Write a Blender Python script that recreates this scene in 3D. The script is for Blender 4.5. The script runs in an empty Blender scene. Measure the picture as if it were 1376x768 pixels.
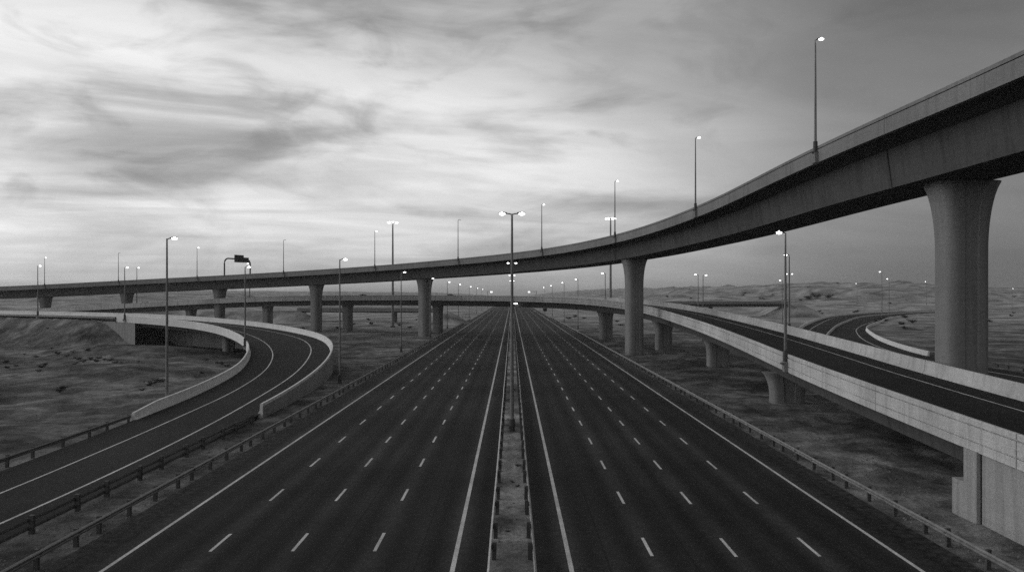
import bpy, math, random
from mathutils import Vector, noise
R = math.radians
random.seed(7)
HAZE = .00014
scn = bpy.context.scene
COL = scn.collection

# ------------------------------------------------------------------ helpers
class MB:
    """Collects shapes and links them as ONE mesh object."""
    def __init__(self): self.v = []; self.f = []
    def add(self, vs, fs):
        o = len(self.v); self.v += [tuple(p) for p in vs]; self.f += [tuple(i + o for i in f) for f in fs]
    def box(self, c, s, rz=0.0):
        hx, hy, hz = s[0]/2, s[1]/2, s[2]/2
        ca, sa = math.cos(rz), math.sin(rz)
        vs = []
        for z in (-hz, hz):
            for x, y in ((-hx, -hy), (hx, -hy), (hx, hy), (-hx, hy)):
                vs.append((c[0]+x*ca-y*sa, c[1]+x*sa+y*ca, c[2]+z))
        self.add(vs, [(3,2,1,0),(4,5,6,7),(0,1,5,4),(1,2,6,5),(2,3,7,6),(3,0,4,7)])
    def tube(self, pts, radii, n=12, caps=True):
        pts = [Vector(p) for p in pts]
        if not isinstance(radii, (list, tuple)): radii = [radii]*len(pts)
        rings = []
        ref = Vector((0,0,1))
        for i, p in enumerate(pts):
            d = (pts[min(i+1, len(pts)-1)] - pts[max(i-1, 0)]).normalized()
            up = ref if abs(d.dot(ref)) < .95 else Vector((0,1,0))
            a = d.cross(up).normalized(); b = d.cross(a).normalized()
            rings.append([p + (a*math.cos(2*math.pi*k/n) + b*math.sin(2*math.pi*k/n))*radii[i] for k in range(n)])
        self.loft(rings, caps)
    def loft(self, rings, caps=True):
        n = len(rings[0]); vs = [p for r in rings for p in r]; fs = []
        for i in range(len(rings)-1):
            for k in range(n):
                a = i*n+k; b = i*n+(k+1) % n
                fs.append((a, b, b+n, a+n))
        if caps:
            fs.append(tuple(range(n-1, -1, -1))); fs.append(tuple(range((len(rings)-1)*n, len(rings)*n)))
        self.add(vs, fs)
    def ellipsoid(self, c, r, nu=12, nv=8):
        vs = [(c[0], c[1], c[2]-r[2])]; fs = []
        for j in range(1, nv):
            t = -math.pi/2 + math.pi*j/nv
            for i in range(nu):
                a = 2*math.pi*i/nu
                vs.append((c[0]+r[0]*math.cos(t)*math.cos(a), c[1]+r[1]*math.cos(t)*math.sin(a), c[2]+r[2]*math.sin(t)))
        vs.append((c[0], c[1], c[2]+r[2]))
        for i in range(nu):
            fs.append((0, 1+(i+1) % nu, 1+i))
            for j in range(nv-2):
                a = 1+j*nu+i; b = 1+j*nu+(i+1) % nu
                fs.append((a, b, b+nu, a+nu))
            fs.append((1+(nv-2)*nu+i, 1+(nv-2)*nu+(i+1) % nu, len(vs)-1))
        self.add(vs, fs)
    def mesh(self, name, mat, smooth=0):
        me = bpy.data.meshes.new(name); me.from_pydata(self.v, [], self.f)
        me.materials.append(mat)
        import bmesh
        b = bmesh.new(); b.from_mesh(me); bmesh.ops.recalc_face_normals(b, faces=b.faces); b.to_mesh(me); b.free()
        if smooth:
            me.polygons.foreach_set('use_smooth', [True]*len(me.polygons))
            me.set_sharp_from_angle(angle=R(smooth))
        me.update(); return me
    def build(self, name, mat, parent=None, smooth=0):
        o = bpy.data.objects.new(name, self.mesh(name, mat, smooth)); COL.objects.link(o)
        if parent is not None: o.parent = parent
        return o

def tag(o, label=None, cat=None, group=None, kind=None):
    if label: o['label'] = label
    if cat: o['category'] = cat
    if group: o['group'] = group
    if kind: o['kind'] = kind
    return o
def empty(name, loc=(0,0,0), rz=0.0):
    o = bpy.data.objects.new(name, None); COL.objects.link(o)
    o.location = loc; o.rotation_euler = (0,0,rz); o.empty_display_size = .3
    return o
def copy_tree(o, parent=None):
    c = o.copy(); COL.objects.link(c); c.parent = parent
    for ch in list(o.children): copy_tree(ch, c)
    return c

def catmull(P, step=2.0, closed=False):
    """P: tuples of any length; dense Catmull-Rom (centripetal-ish) resampled by arc length of the first two coords."""
    P = [Vector(p) if len(p) in (2,3,4) else p for p in P]
    dim = len(P[0]); out = []
    n = len(P)
    for i in range(n-1):
        p1, p2 = P[i], P[i+1]
        p0 = P[i-1] if i else tuple(2*p1[k]-p2[k] for k in range(dim))
        p3 = P[i+2] if i+2 < n else tuple(2*p2[k]-p1[k] for k in range(dim))
        d = lambda a, b: max(1e-4, math.hypot(a[0]-b[0], a[1]-b[1])**.5)
        t0 = 0; t1 = t0+d(p0,p1); t2 = t1+d(p1,p2); t3 = t2+d(p2,p3)
        m = max(4, int(math.hypot(p2[0]-p1[0], p2[1]-p1[1])/.5))
        for j in range(m):
            t = t1+(t2-t1)*j/m; q = []
            for k in range(dim):
                a1 = (t1-t)/(t1-t0)*p0[k]+(t-t0)/(t1-t0)*p1[k]
                a2 = (t2-t)/(t2-t1)*p1[k]+(t-t1)/(t2-t1)*p2[k]
                a3 = (t3-t)/(t3-t2)*p2[k]+(t-t2)/(t3-t2)*p3[k]
                b1 = (t2-t)/(t2-t0)*a1+(t-t0)/(t2-t0)*a2
                b2 = (t3-t)/(t3-t1)*a2+(t-t1)/(t3-t1)*a3
                q.append((t2-t)/(t2-t1)*b1+(t-t1)/(t2-t1)*b2)
            out.append(tuple(q))
    out.append(tuple(P[-1]))
    # resample
    L = [0]
    for a, b in zip(out, out[1:]): L.append(L[-1]+math.hypot(b[0]-a[0], b[1]-a[1]))
    N = max(2, int(round(L[-1]/step))); res = []; j = 0
    for i in range(N+1):
        s = L[-1]*i/N
        while j < len(L)-2 and L[j+1] < s: j += 1
        t = (s-L[j])/max(1e-9, L[j+1]-L[j])
        res.append(tuple(out[j][k]+(out[j+1][k]-out[j][k])*t for k in range(dim)))
    return res

def smooth_list(vals, it):
    for _ in range(it):
        vals = [vals[0]] + [(vals[i-1]+2*vals[i]+vals[i+1])/4 for i in range(1, len(vals)-1)] + [vals[-1]]
    return vals

class Path:
    """Road alignment: two edges A (side 0) and B (side 1) and the road level, sampled along its length."""
    def __init__(self, A, B, z):
        self.A = A; self.B = B; self.z = z; self.n = len(A)
        self.C = [((a[0]+b[0])/2, (a[1]+b[1])/2) for a, b in zip(A, B)]
        self.s = [0]
        for a, b in zip(self.C, self.C[1:]): self.s.append(self.s[-1]+math.hypot(b[0]-a[0], b[1]-a[1]))
    def pt(self, i, side, off, dz):
        a, b = self.A[i], self.B[i]; w = math.hypot(b[0]-a[0], b[1]-a[1])
        ux, uy = (b[0]-a[0])/w, (b[1]-a[1])/w
        if side == 0: return (a[0]+ux*off, a[1]+uy*off, self.z[i]+dz)
        return (b[0]-ux*off, b[1]-uy*off, self.z[i]+dz)
    def near_i(self, key):
        return min(range(self.n), key=key)
    def i_px(self, px):     # sample whose centre lies on the given line of sight
        k = (px-688)/1050
        return min(range(self.n), key=lambda i: abs(self.C[i][0]-k*self.C[i][1]) if self.C[i][1] > 5 else 1e9)
    def dirn(self, i):
        a = self.C[max(0, i-1)]; b = self.C[min(self.n-1, i+1)]
        return math.atan2(b[1]-a[1], b[0]-a[0])
    def sweep(self, mb, prof, i0=0, i1=None):
        i1 = self.n-1 if i1 is None else i1
        mb.loft([[self.pt(i, *p) for p in prof] for i in range(i0, i1+1)])
    def sheet(self, mb, prof2, i0=0, i1=None):
        """open strip between two profile points"""
        i1 = self.n-1 if i1 is None else i1
        vs = []; fs = []
        for i in range(i0, i1+1): vs += [self.pt(i, *prof2[0]), self.pt(i, *prof2[1])]
        for k in range(i1-i0): fs.append((2*k, 2*k+1, 2*k+3, 2*k+2))
        mb.add(vs, fs)

def offset_path(edge, W, step):
    """edge: (x, y, ztop) control points of the camera-side edge; the other edge lies W metres to the side away from it."""
    E = catmull(edge, step)
    xs = smooth_list([e[0] for e in E], 12); ys = smooth_list([e[1] for e in E], 12); zs = smooth_list([e[2] for e in E], 60)
    A = list(zip(xs, ys)); B = []
    for i in range(len(A)):
        a = A[max(0, i-1)]; b = A[min(len(A)-1, i+1)]
        dx, dy = b[0]-a[0], b[1]-a[1]; l = math.hypot(dx, dy)
        B.append((A[i][0]-dy/l*W, A[i][1]+dx/l*W))
    return Path(A, B, zs)

# ------------------------------------------------------------------ materials
def newmat(name):
    m = bpy.data.materials.new(name); m.use_nodes = True
    nt = m.node_tree; b = nt.nodes['Principled BSDF']
    return m, nt, b
def nd(nt, t, **kw):
    n = nt.nodes.new(t)
    for k, v in kw.items():
        if k == 'inp':
            for a, b in v.items(): n.inputs[a].default_value = b
        else: setattr(n, k, v)
    return n
def math_(nt, op, a, b=None, clamp=False):
    n = nd(nt, 'ShaderNodeMath', operation=op, use_clamp=clamp)
    for i, x in enumerate((a, b)):
        if x is None: continue
        if isinstance(x, (int, float)): n.inputs[i].default_value = x
        else: nt.links.new(x, n.inputs[i])
    return n.outputs[0]
def noise_(nt, vec, scale, detail=4, rough=.55, dist=0.0):
    n = nd(nt, 'ShaderNodeTexNoise', inp={'Scale': scale, 'Detail': detail, 'Roughness': rough, 'Distortion': dist})
    nt.links.new(vec, n.inputs['Vector']); return n.outputs['Fac']
def remap(nt, x, a, b, c, d, smooth=False):
    n = nd(nt, 'ShaderNodeMapRange', inp={1: a, 2: b, 3: c, 4: d})
    if smooth: n.interpolation_type = 'SMOOTHSTEP'
    nt.links.new(x, n.inputs[0]); return n.outputs[0]
def pos_(nt, scale=(1,1,1)):
    g = nd(nt, 'ShaderNodeNewGeometry'); m = nd(nt, 'ShaderNodeMapping')
    m.inputs['Scale'].default_value = scale
    nt.links.new(g.outputs['Position'], m.inputs['Vector']); return m.outputs['Vector']
def grey(nt, b, val):
    c = nd(nt, 'ShaderNodeCombineColor')
    for i in range(3): nt.links.new(val, c.inputs[i])
    nt.links.new(c.outputs[0], b.inputs['Base Color'])
def bump(nt, b, h, strength, dist=.05):
    n = nd(nt, 'ShaderNodeBump', inp={'Strength': strength, 'Distance': dist})
    nt.links.new(h, n.inputs['Height']); nt.links.new(n.outputs[0], b.inputs['Normal'])

def concrete(name, base, stain=.35, spec=.25, drip=None):
    drip = stain if drip is None else drip
    m, nt, b = newmat(name)
    p = pos_(nt)
    big = noise_(nt, p, .12, 5, .6)
    fine = noise_(nt, p, 9, 4, .7)
    grit = noise_(nt, p, 38, 2, .6)
    streak = noise_(nt, pos_(nt, (1.6, 1.6, .07)), 1.0, 5, .65, .3)
    board = noise_(nt, pos_(nt, (.25, .25, 5)), 1.0, 2, .5)
    v = math_(nt, 'MULTIPLY', remap(nt, big, .3, .7, 1-stain*.5, 1+stain*.35), base)
    v = math_(nt, 'MULTIPLY', v, remap(nt, streak, .46, .7, 1.03, 1-drip))
    v = math_(nt, 'MULTIPLY', v, remap(nt, fine, .3, .7, .82, 1.16))
    v = math_(nt, 'MULTIPLY', v, remap(nt, grit, .3, .7, .68, 1.32))
    v = math_(nt, 'MULTIPLY', v, remap(nt, board, .3, .7, .95, 1.05))
    grey(nt, b, v)
    b.inputs['Roughness'].default_value = .88; b.inputs['Specular IOR Level'].default_value = spec
    bump(nt, b, math_(nt, 'ADD', fine, grit), .35, .02)
    return m
def asphalt(name, base, lanes=False, spec=.16):
    m, nt, b = newmat(name)
    p = pos_(nt)
    big = noise_(nt, pos_(nt, (1, .12, 1)), .25, 5, .6)
    patch = noise_(nt, p, .045, 4, .6)
    fine = noise_(nt, p, 9, 5, .75)
    mid = noise_(nt, p, 2.2, 4, .65)
    v = math_(nt, 'MULTIPLY', remap(nt, big, .3, .7, .62, 1.38), base)
    v = math_(nt, 'MULTIPLY', v, remap(nt, patch, .35, .65, .6, 1.5))
    v = math_(nt, 'MULTIPLY', v, remap(nt, mid, .3, .7, .72, 1.28))
    v = math_(nt, 'MULTIPLY', v, remap(nt, fine, .33, .67, .4, 1.7))
    if lanes:
        g = nd(nt, 'ShaderNodeNewGeometry'); s = nd(nt, 'ShaderNodeSeparateXYZ'); nt.links.new(g.outputs['Position'], s.inputs[0])
        ax = math_(nt, 'ABSOLUTE', s.outputs[0])
        ph = math_(nt, 'MULTIPLY', math_(nt, 'SUBTRACT', ax, 2.5), 2*math.pi/1.85)
        w = math_(nt, 'COSINE', ph)
        wob = noise_(nt, pos_(nt, (1, .02, 1)), .6, 3)
        v = math_(nt, 'MULTIPLY', v, math_(nt, 'ADD', 1.0, math_(nt, 'MULTIPLY', w, remap(nt, wob, .3, .7, .14, .55))))
        # paving joints between the lanes and across them, thin cracks, patched stretches
        seam = math_(nt, 'ABSOLUTE', math_(nt, 'SUBTRACT', math_(nt, 'MODULO', math_(nt, 'ADD', ax, math_(nt, 'ADD', 1.35, math_(nt, 'MULTIPLY', wob, .12))), 3.7), 1.85))
        v = math_(nt, 'MULTIPLY', v, remap(nt, seam, .0, .07, .55, 1.0, True))
        ty = math_(nt, 'ABSOLUTE', math_(nt, 'SUBTRACT', math_(nt, 'MODULO', math_(nt, 'ADD', s.outputs[1], 21.5), 43.0), 2.0))
        v = math_(nt, 'MULTIPLY', v, remap(nt, ty, .0, .16, .6, 1.0, True))
        vo = nd(nt, 'ShaderNodeTexVoronoi', feature='DISTANCE_TO_EDGE', inp={'Scale': .09})
        wp = nd(nt, 'ShaderNodeVectorMath', operation='ADD'); nz = nd(nt, 'ShaderNodeTexNoise', inp={'Scale': .5, 'Detail': 5.0})
        nt.links.new(p, nz.inputs['Vector']); sc_ = nd(nt, 'ShaderNodeVectorMath', operation='SCALE', inp={'Scale': 5.0}); nt.links.new(nz.outputs['Color'], sc_.inputs[0])
        nt.links.new(p, wp.inputs[0]); nt.links.new(sc_.outputs[0], wp.inputs[1]); nt.links.new(wp.outputs[0], vo.inputs['Vector'])
        crk = remap(nt, vo.outputs['Distance'], .0, .006, .45, 1.0); gate = remap(nt, patch, .5, .58, 0, 1)
        v = math_(nt, 'MULTIPLY', v, math_(nt, 'ADD', 1.0, math_(nt, 'MULTIPLY', math_(nt, 'SUBTRACT', crk, 1.0), gate)))
        dust = math_(nt, 'MULTIPLY', remap(nt, ax, 17.3, 19.7, 0, 1), remap(nt, mid, .4, .7, 0, .05)); v = math_(nt, 'ADD', v, dust)
        oil = math_(nt, 'COSINE', math_(nt, 'MULTIPLY', math_(nt, 'SUBTRACT', ax, 2.5), 2*math.pi/3.7))
        v = math_(nt, 'MULTIPLY', v, math_(nt, 'ADD', 1.0, math_(nt, 'MULTIPLY', oil, .2)))
    grey(nt, b, v)
    nt.links.new(remap(nt, big, .3, .7, .74, .9), b.inputs['Roughness'])
    b.inputs['Specular IOR Level'].default_value = spec
    bump(nt, b, fine, .4, .012)
    return m
def sand(name, base, dark=.45, pale=1.0):
    m, nt, b = newmat(name)
    p = pos_(nt)
    huge = noise_(nt, p, .012, 5, .6)
    big = noise_(nt, p, .06, 6, .62, .6)
    med = noise_(nt, pos_(nt, (1, .6, 1)), .35, 6, .68, .4)
    fine = noise_(nt, p, 3.5, 5, .72)
    grit = noise_(nt, p, 24, 3, .7)
    v = math_(nt, 'MULTIPLY', remap(nt, huge, .35, .65, .8, 1.2), base)
    v = math_(nt, 'MULTIPLY', v, remap(nt, big, .36, .62, dark, 1.2))
    blot = noise_(nt, p, .17, 6, .7, .5)
    g_ = nd(nt, 'ShaderNodeNewGeometry'); s_ = nd(nt, 'ShaderNodeSeparateXYZ'); nt.links.new(g_.outputs['Position'], s_.inputs[0])
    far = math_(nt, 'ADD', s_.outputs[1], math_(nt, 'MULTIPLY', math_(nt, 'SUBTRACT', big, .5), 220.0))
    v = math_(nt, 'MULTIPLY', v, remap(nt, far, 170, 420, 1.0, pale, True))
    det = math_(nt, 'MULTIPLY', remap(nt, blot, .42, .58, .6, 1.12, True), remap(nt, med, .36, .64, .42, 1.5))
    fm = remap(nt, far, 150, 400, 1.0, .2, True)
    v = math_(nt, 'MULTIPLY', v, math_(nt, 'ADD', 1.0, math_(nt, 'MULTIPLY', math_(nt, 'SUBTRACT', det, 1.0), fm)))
    v = math_(nt, 'MULTIPLY', v, remap(nt, fine, .32, .68, .7, 1.28))
    v = math_(nt, 'MULTIPLY', v, remap(nt, grit, .3, .7, .72, 1.28))
    grey(nt, b, v)
    b.inputs['Roughness'].default_value = .95; b.inputs['Specular IOR Level'].default_value = .1
    rip = noise_(nt, pos_(nt, (1, .8, 1)), 1.1, 5, .65, .8)
    bump(nt, b, math_(nt, 'ADD', math_(nt, 'ADD', math_(nt, 'MULTIPLY', med, 4.0), rip), math_(nt, 'ADD', fine, math_(nt, 'MULTIPLY', grit, .3))), .6, .14)
    return m
def paint(name, base, wear=.65):
    m, nt, b = newmat(name)
    p = pos_(nt)
    fine = noise_(nt, p, 14, 4, .75); mid = noise_(nt, p, .4, 5, .7)
    w = math_(nt, 'MULTIPLY', remap(nt, fine, .35, .62, 1-wear, 1.0), remap(nt, mid, .3, .7, .5, 1.05))
    grey(nt, b, math_(nt, 'MULTIPLY', w, base))
    b.inputs['Roughness'].default_value = .75
    return m
def metal(name, base, rough=.5, metallic=.6):
    m, nt, b = newmat(name)
    n = noise_(nt, pos_(nt), 2.5, 5, .7); n2 = noise_(nt, pos_(nt, (6,6,.8)), 1, 4, .6)
    grey(nt, b, math_(nt, 'MULTIPLY', math_(nt, 'MULTIPLY', remap(nt, n, .3, .7, .7, 1.25), base), remap(nt, n2, .3, .7, .8, 1.15)))
    nt.links.new(remap(nt, n, .3, .7, rough-.1, rough+.15), b.inputs['Roughness'])
    b.inputs['Metallic'].default_value = metallic
    return m
def plain(name, base, rough=.6):
    m, nt, b = newmat(name)
    n = noise_(nt, pos_(nt), 4, 4, .7)
    grey(nt, b, math_(nt, 'MULTIPLY', remap(nt, n, .3, .7, .75, 1.2), base))
    b.inputs['Roughness'].default_value = rough
    return m
def glow(name, strength):
    m, nt, b = newmat(name)
    b.inputs['Base Color'].default_value = (.8,.8,.8,1)
    b.inputs['Emission Color'].default_value = (1,1,1,1); b.inputs['Emission Strength'].default_value = strength
    return m

M = dict(
    fly=concrete('flyover_concrete', .22, .35, .25, .2), fly_under=concrete('shaded_girder_concrete', .09),  # girder tone lowered, shadow below the deck edge put into the colour
    par=concrete('parapet_concrete', .53, .5, .25, .26), wall=concrete('wall_concrete', .33, .5, .25, .3), pier=concrete('pier_concrete', .23, .35, .25, .2),
    barrier=concrete('lightened_barrier_concrete', .74, .2, .25, .12),  # paler than the parapets, stronger light put into the base colour
    road=asphalt('highway_asphalt', .024, True, .1), road2=asphalt('ramp_asphalt', .02, False, .08),
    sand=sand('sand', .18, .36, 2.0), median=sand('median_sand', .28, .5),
    white=paint('white_road_paint', .95), rail=metal('galvanised_rail', .24, .5, .5), post=metal('weathered_post', .07, .7, .2),
    railpale=metal('pale_rail', .42, .5, .5), darkrail=metal('dark_rail', .13, .55, .4), pole=metal('lamp_pole', .2, .5, .5), dark=plain('dark_casing', .05),
    joint=plain('joint_rubber', .012, .8), lens=glow('lit_lens', 7), lensfar=glow('lit_sign_face', 1.6), lensdim=glow('dim_lens', .35),
    sign=plain('sign_back', .035, .6), shrub=plain('shrub_leaves', .014, .9), twig=plain('shrub_twigs', .05, .9),
    stone=plain('stone', .15, .9), carwhite=plain('white_car_paint', .75, .3), cardark=plain('dark_car_paint', .03, .3), glass=plain('car_glass', .02, .1),
    tyre=plain('tyre_rubber', .02, .8),
)

# ------------------------------------------------------------------ alignments
# flyover: camera-side parapet edge, height of the parapet top
FLY_E = [(-330,334,10.6),(-280,318,12.2),(-225,301,13.9),(-170,284,15.5),(-139,276,16.8),(-105,262,17.9),(-71,245,19.0),(-40.4,226,20.1),(-13.9,203,21.15),
         (6.4,177,22.0),(19.2,148,23.0),(26.3,112,24.2),(29.6,75,26.1),(31.4,47.5,26.5),(32.5,20,27.4),(33.1,-15,27.8),(33.5,-50,28.0)]
FLY = offset_path(FLY_E, 11.8, 2.0); FLY.z = [z-1.1 for z in FLY.z]
MID_E = [(-330,330,3.0),(-270,312,4.2),(-220,297,5.4),(-174,283,6.7),(-130,271,9.0),(-85,259,11.1),(-45,247,11.65),(-20,239,11.6),(0,228,11.45),(13.5,213,11.1),(22.5,193,10.5),
         (28,165,9.35),(28.5,135,8.3),(27.7,108,7.4),(26.2,85.5,6.65),(24.9,70.6,6.2),(24.2,58.6,5.8),(23.7,45,5.36),(23.5,36,5.05),(23.4,20,4.5),(23.3,0,3.9),(23.3,-40,2.9)]
MID = offset_path(MID_E, 10.4, 1.5); MID.z = [z-1.1 for z in MID.z]
# left ramp: outer edge, inner edge, road level
RP = [(-23.9,-40,-34.0,-40,.0),(-23.8,20,-33.2,20,.0),(-23.7,45,-33.4,45,.02),(-23.6,60,-34.0,60,.1),(-23.6,74,-34.5,73,.3),(-23.75,86,-34.7,86,.75),(-24.6,100,-36,101,1.4),(-26.4,114,-38.4,112.5,2.1),
      (-29.8,129.5,-42,124,2.85),(-35.4,144,-47.2,136,3.55),(-43,155,-53.6,147,4.2),(-52,164,-60.5,155.5,4.85),(-63,172,-69.5,163,5.45),(-78,181.5,-83.5,172,6.0),(-97,193,-102,183,6.25),
      (-120,207,-125,197,6.3),(-147,223,-152,213,6.3),(-205,256,-210,246,6.2),(-280,298,-285,288,6.0)]
a = catmull([(r[0],r[1],r[2]) if False else tuple(r[:2]) for r in RP], 1.0)
def ramp_path():
    # interpolate all five numbers together along the outer edge
    P = catmull(RP5, 1.2)
    return P
class _V(tuple): pass
RP5 = [tuple(r) for r in RP]
def catmull5(P, step):
    o = catmull([_V(p) for p in P], step); return o
_r = catmull5(RP5, 1.2)
RAMP = Path(list(zip(smooth_list([p[0] for p in _r], 10), smooth_list([p[1] for p in _r], 10))),
            list(zip(smooth_list([p[2] for p in _r], 10), smooth_list([p[3] for p in _r], 10))), smooth_list([p[4] for p in _r], 30))
# ground-level loop roads on the far right
LP = [(49.5,40,75,40,0),(49.5,116,76,116,0),(51.5,143,78,142,0),(56,166,82.5,162,0),(63,190,89.7,186,0),(71.5,212,98,210,0),(81,231,107,233,0),(92,252,117,258,0),(106,285,131,286,0),
      (131,340,153,325,0),(178,432,196,400,0),(228,505,250,468,0),(284,568,308,525,0),(350,625,372,578,0),(500,725,520,672,0),(700,830,715,775,0)]
_l = catmull5(LP, 3.0)
LOOP = Path(list(zip(smooth_list([p[0] for p in _l], 20), smooth_list([p[1] for p in _l], 20))),
            list(zip(smooth_list([p[2] for p in _l], 20), smooth_list([p[3] for p in _l], 20))), [0.0]*len(_l))

# ------------------------------------------------------------------ terrain
def sstep(a, b, x):
    t = min(1, max(0, (x-a)/(b-a))); return t*t*(3-2*t)
def pdist(x, y, pts):
    best = 1e18; bi = 0
    for i, (px, py) in enumerate(pts):
        d = (px-x)**2+(py-y)**2
        if d < best: best = d; bi = i
    return math.sqrt(best), bi
loopC = LOOP.C[::4]
rampG = [c for c in RAMP.C[::4] if c[1] < 122 and c[0] > -45]
i_ab = RAMP.near_i(lambda i: abs(RAMP.C[i][0]+94))
embs = []
embs.append(([(RAMP.C[i][0], RAMP.C[i][1]) for i in range(i_ab, RAMP.n, 3)], [RAMP.z[i]-.25 for i in range(i_ab, RAMP.n, 3)], 6.2))
i_m = MID.near_i(lambda i: abs(MID.C[i][0]+176))
embs.append(([MID.C[i] for i in range(0, i_m, 3)], [MID.z[i]-.25 for i in range(0, i_m, 3)], 6.5))
i_f = FLY.near_i(lambda i: abs(FLY.C[i][0]+245))
embs.append(([FLY.C[i] for i in range(0, i_f, 3)], [FLY.z[i]-.3 for i in range(0, i_f, 3)], 7))
# far low bridges, left and right of the highway: approach banks
FL_A, FL_B = (-93, 338), (-33, 326)
FR_A, FR_B = (66, 412), (150, 424)
embs.append(([(-93-4-t*5, 338+t*1.5) for t in range(30)], [4.9-.02*t for t in range(30)], 6))
embs.append(([(-29.5, 325)], [4.9], 3.5))
embs.append(([(155+t*1.5, 429+t*6) for t in range(40)], [6.9-.1*t for t in range(40)], 5))
HR = [(40,0),(110,7),(170,12.5),(200,16),(218,13),(235,14.5),(262,18),(295,21),(335,22),(358,26.5),(376,23.5),(405,21.5),(432,26),(458,22.5),(490,20),(590,18),(800,21),(1100,17),(1600,20),(5000,20)]
HL = [(-5000,22),(-1200,18),(-700,15),(-560,12),(-480,13.5),(-440,12),(-380,12.5),(-300,10.5),(-220,8),(-140,4),(-40,0)]
def interp(T, x):
    if x <= T[0][0]: return T[0][1]
    for (a, va), (b, vb) in zip(T, T[1:]):
        if x <= b:
            t = (x-a)/(b-a); t = t*t*(3-2*t); return va+(vb-va)*t
    return T[-1][1]
def hT(x, y):
    d = max(0, abs(x)-20.5)
    m = sstep(.5, 9, d)
    if y < 900 and x > 20:
        dl, _ = pdist(x, y, loopC); m = min(m, sstep(15.5, 24, dl))
    if -80 < x < -10 and y < 140:
        dr, _ = pdist(x, y, rampG); m = min(m, sstep(7, 13, dr))
    n1 = noise.noise((x*.035, y*.035, 1.7)); n2 = noise.noise((x*.11, y*.11, 5.1)); n3 = noise.noise((x*.35, y*.35, 9.3))
    nf = 1-sstep(180, 420, y)
    h = -.06 + m*(.6*n1+(.06+.32*nf)*n2+nf*(.2*n3+.1*noise.noise((x*.8, y*.8, 2.9)))+.12)
    # hills
    if y > 350:
        H = 0
        if x > 40: H = interp(HR, x)*sstep(560, 900, y+30*noise.noise((x*.01, y*.01, 3)))
        elif x < -40: H = interp(HL, x)*sstep(380, 760, y)
        if H:
            rg = 1-abs(noise.noise((x*.011, y*.016, 2.2)))*1.6
            rg2 = 1-abs(noise.noise((x*.016+3, y*.009, 6.1)))*2.2
            h += H*(.97+.1*rg) + sstep(4, 12, H)*4.0*(rg2-.45) + sstep(4, 12, H)*(1.6*noise.noise((x*.024, y*.02, 8.8))+.3*noise.noise((x*.1, y*.1, 4.4)))
        h += min(12, max(0, (y-1300)*.006))*min(1, max(0, abs(x)-60)/300)
    # mounds in the basin left of the ramp
    if x < -45 and 90 < y < 175:
        h += 1.6*math.exp(-((x+78)/13)**2-((y-157)/9)**2) + .8*math.exp(-((x+60)/16)**2-((y-118)/10)**2)*m
        h -= .5*math.exp(-((x+75)/25)**2-((y-135)/14)**2)
    for pts, zs, hw in embs:
        if abs(pts[0][0]-x) > 420: continue
        dd, bi = pdist(x, y, pts)
        e = zs[bi] - max(0, dd-hw)*.56 + .35*n2*sstep(hw+.5, hw+3, dd)
        if e > h: h = e
    return h

def build_ground():
    rad = [4.0]
    while rad[-1] < 7000: rad.append(rad[-1]*1.0165 + (0.0 if rad[-1] < 900 else rad[-1]*.02))
    ang = []
    a = -180.0
    while a < 180:
        ang.append(a); a += .42 if abs(a) < 44 else 4.0
    ang = [t for t in ang]
    nA = len(ang); vs = [(0, 0, -.06)]; fs = []
    for r in rad:
        for t in ang:
            x = r*math.sin(R(t)); y = r*math.cos(R(t))
            vs.append((x, y, hT(x, y) if abs(t) < 60 else -.06))
    for i in range(len(rad)-1):
        for k in range(nA):
            a = 1+i*nA+k; b = 1+i*nA+(k+1) % nA
            fs.append((a, b, b+nA, a+nA))
    for k in range(nA): fs.append((0, 1+(k+1) % nA, 1+k))
    mb = MB(); mb.add(vs, fs)
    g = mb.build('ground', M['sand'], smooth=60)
    tag(g, kind='structure')
build_ground()

# ------------------------------------------------------------------ main highway
def strip(mb, x0, x1, y0, y1, z):
    mb.add([(x0,y0,z),(x1,y0,z),(x1,y1,z),(x0,y1,z)], [(0,1,2,3)])
def slab(mb, x0, x1, y0, y1, z, t=.12):
    mb.box(((x0+x1)/2, (y0+y1)/2, z-t/2), (x1-x0, y1-y0, t))
mb = MB(); slab(mb, -19.7, -.97, -80, 4500, .0)
slab(mb, .97, 19.7, -80, 4500, .0)
tag(mb.build('highway', M['road']), kind='structure')
mb = MB()
ys = [-80+i*1.2 for i in range(430)]+[436+i*40 for i in range(1, 100)]
xs = [-.98, -.7, -.35, 0, .35, .7, .98]
vs = [(x, y, .02+.02*noise.noise((x*1.3, y*.4, 3.3))*(1 if abs(x) < .9 else 0)+(.03 if abs(x) < .9 else 0)) for y in ys for x in xs]; n = len(xs)
mb.add(vs, [(j*n+i, j*n+i+1, j*n+n+i+1, j*n+n+i) for j in range(len(ys)-1) for i in range(n-1)])
tag(mb.build('median_strip', M['median'], smooth=60), kind='structure')
mb = MB()
for sgn, ph in ((-1, 35.2), (1, 34.5)):
    for xl in (6.2, 9.9, 13.6):
        k = -8
        while ph+8.7*k < 1300:
            y0 = ph+8.7*k+random.uniform(-.06, .06); w = .15
            strip(mb, sgn*xl-w/2, sgn*xl+w/2, y0, y0+2.65+random.uniform(-.08, .08), .004); k += 1
tag(mb.build('lane_markings', M['white']), kind='structure')
mb = MB()
for sgn in (-1, 1):
    strip(mb, sgn*2.5-.1, sgn*2.5+.1, -80, 2500, .004)
    strip(mb, sgn*17.15-.09, sgn*17.15+.09, -80, 2500, .004)
tag(mb.build('edge_lines', M['white']), kind='structure')

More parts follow.
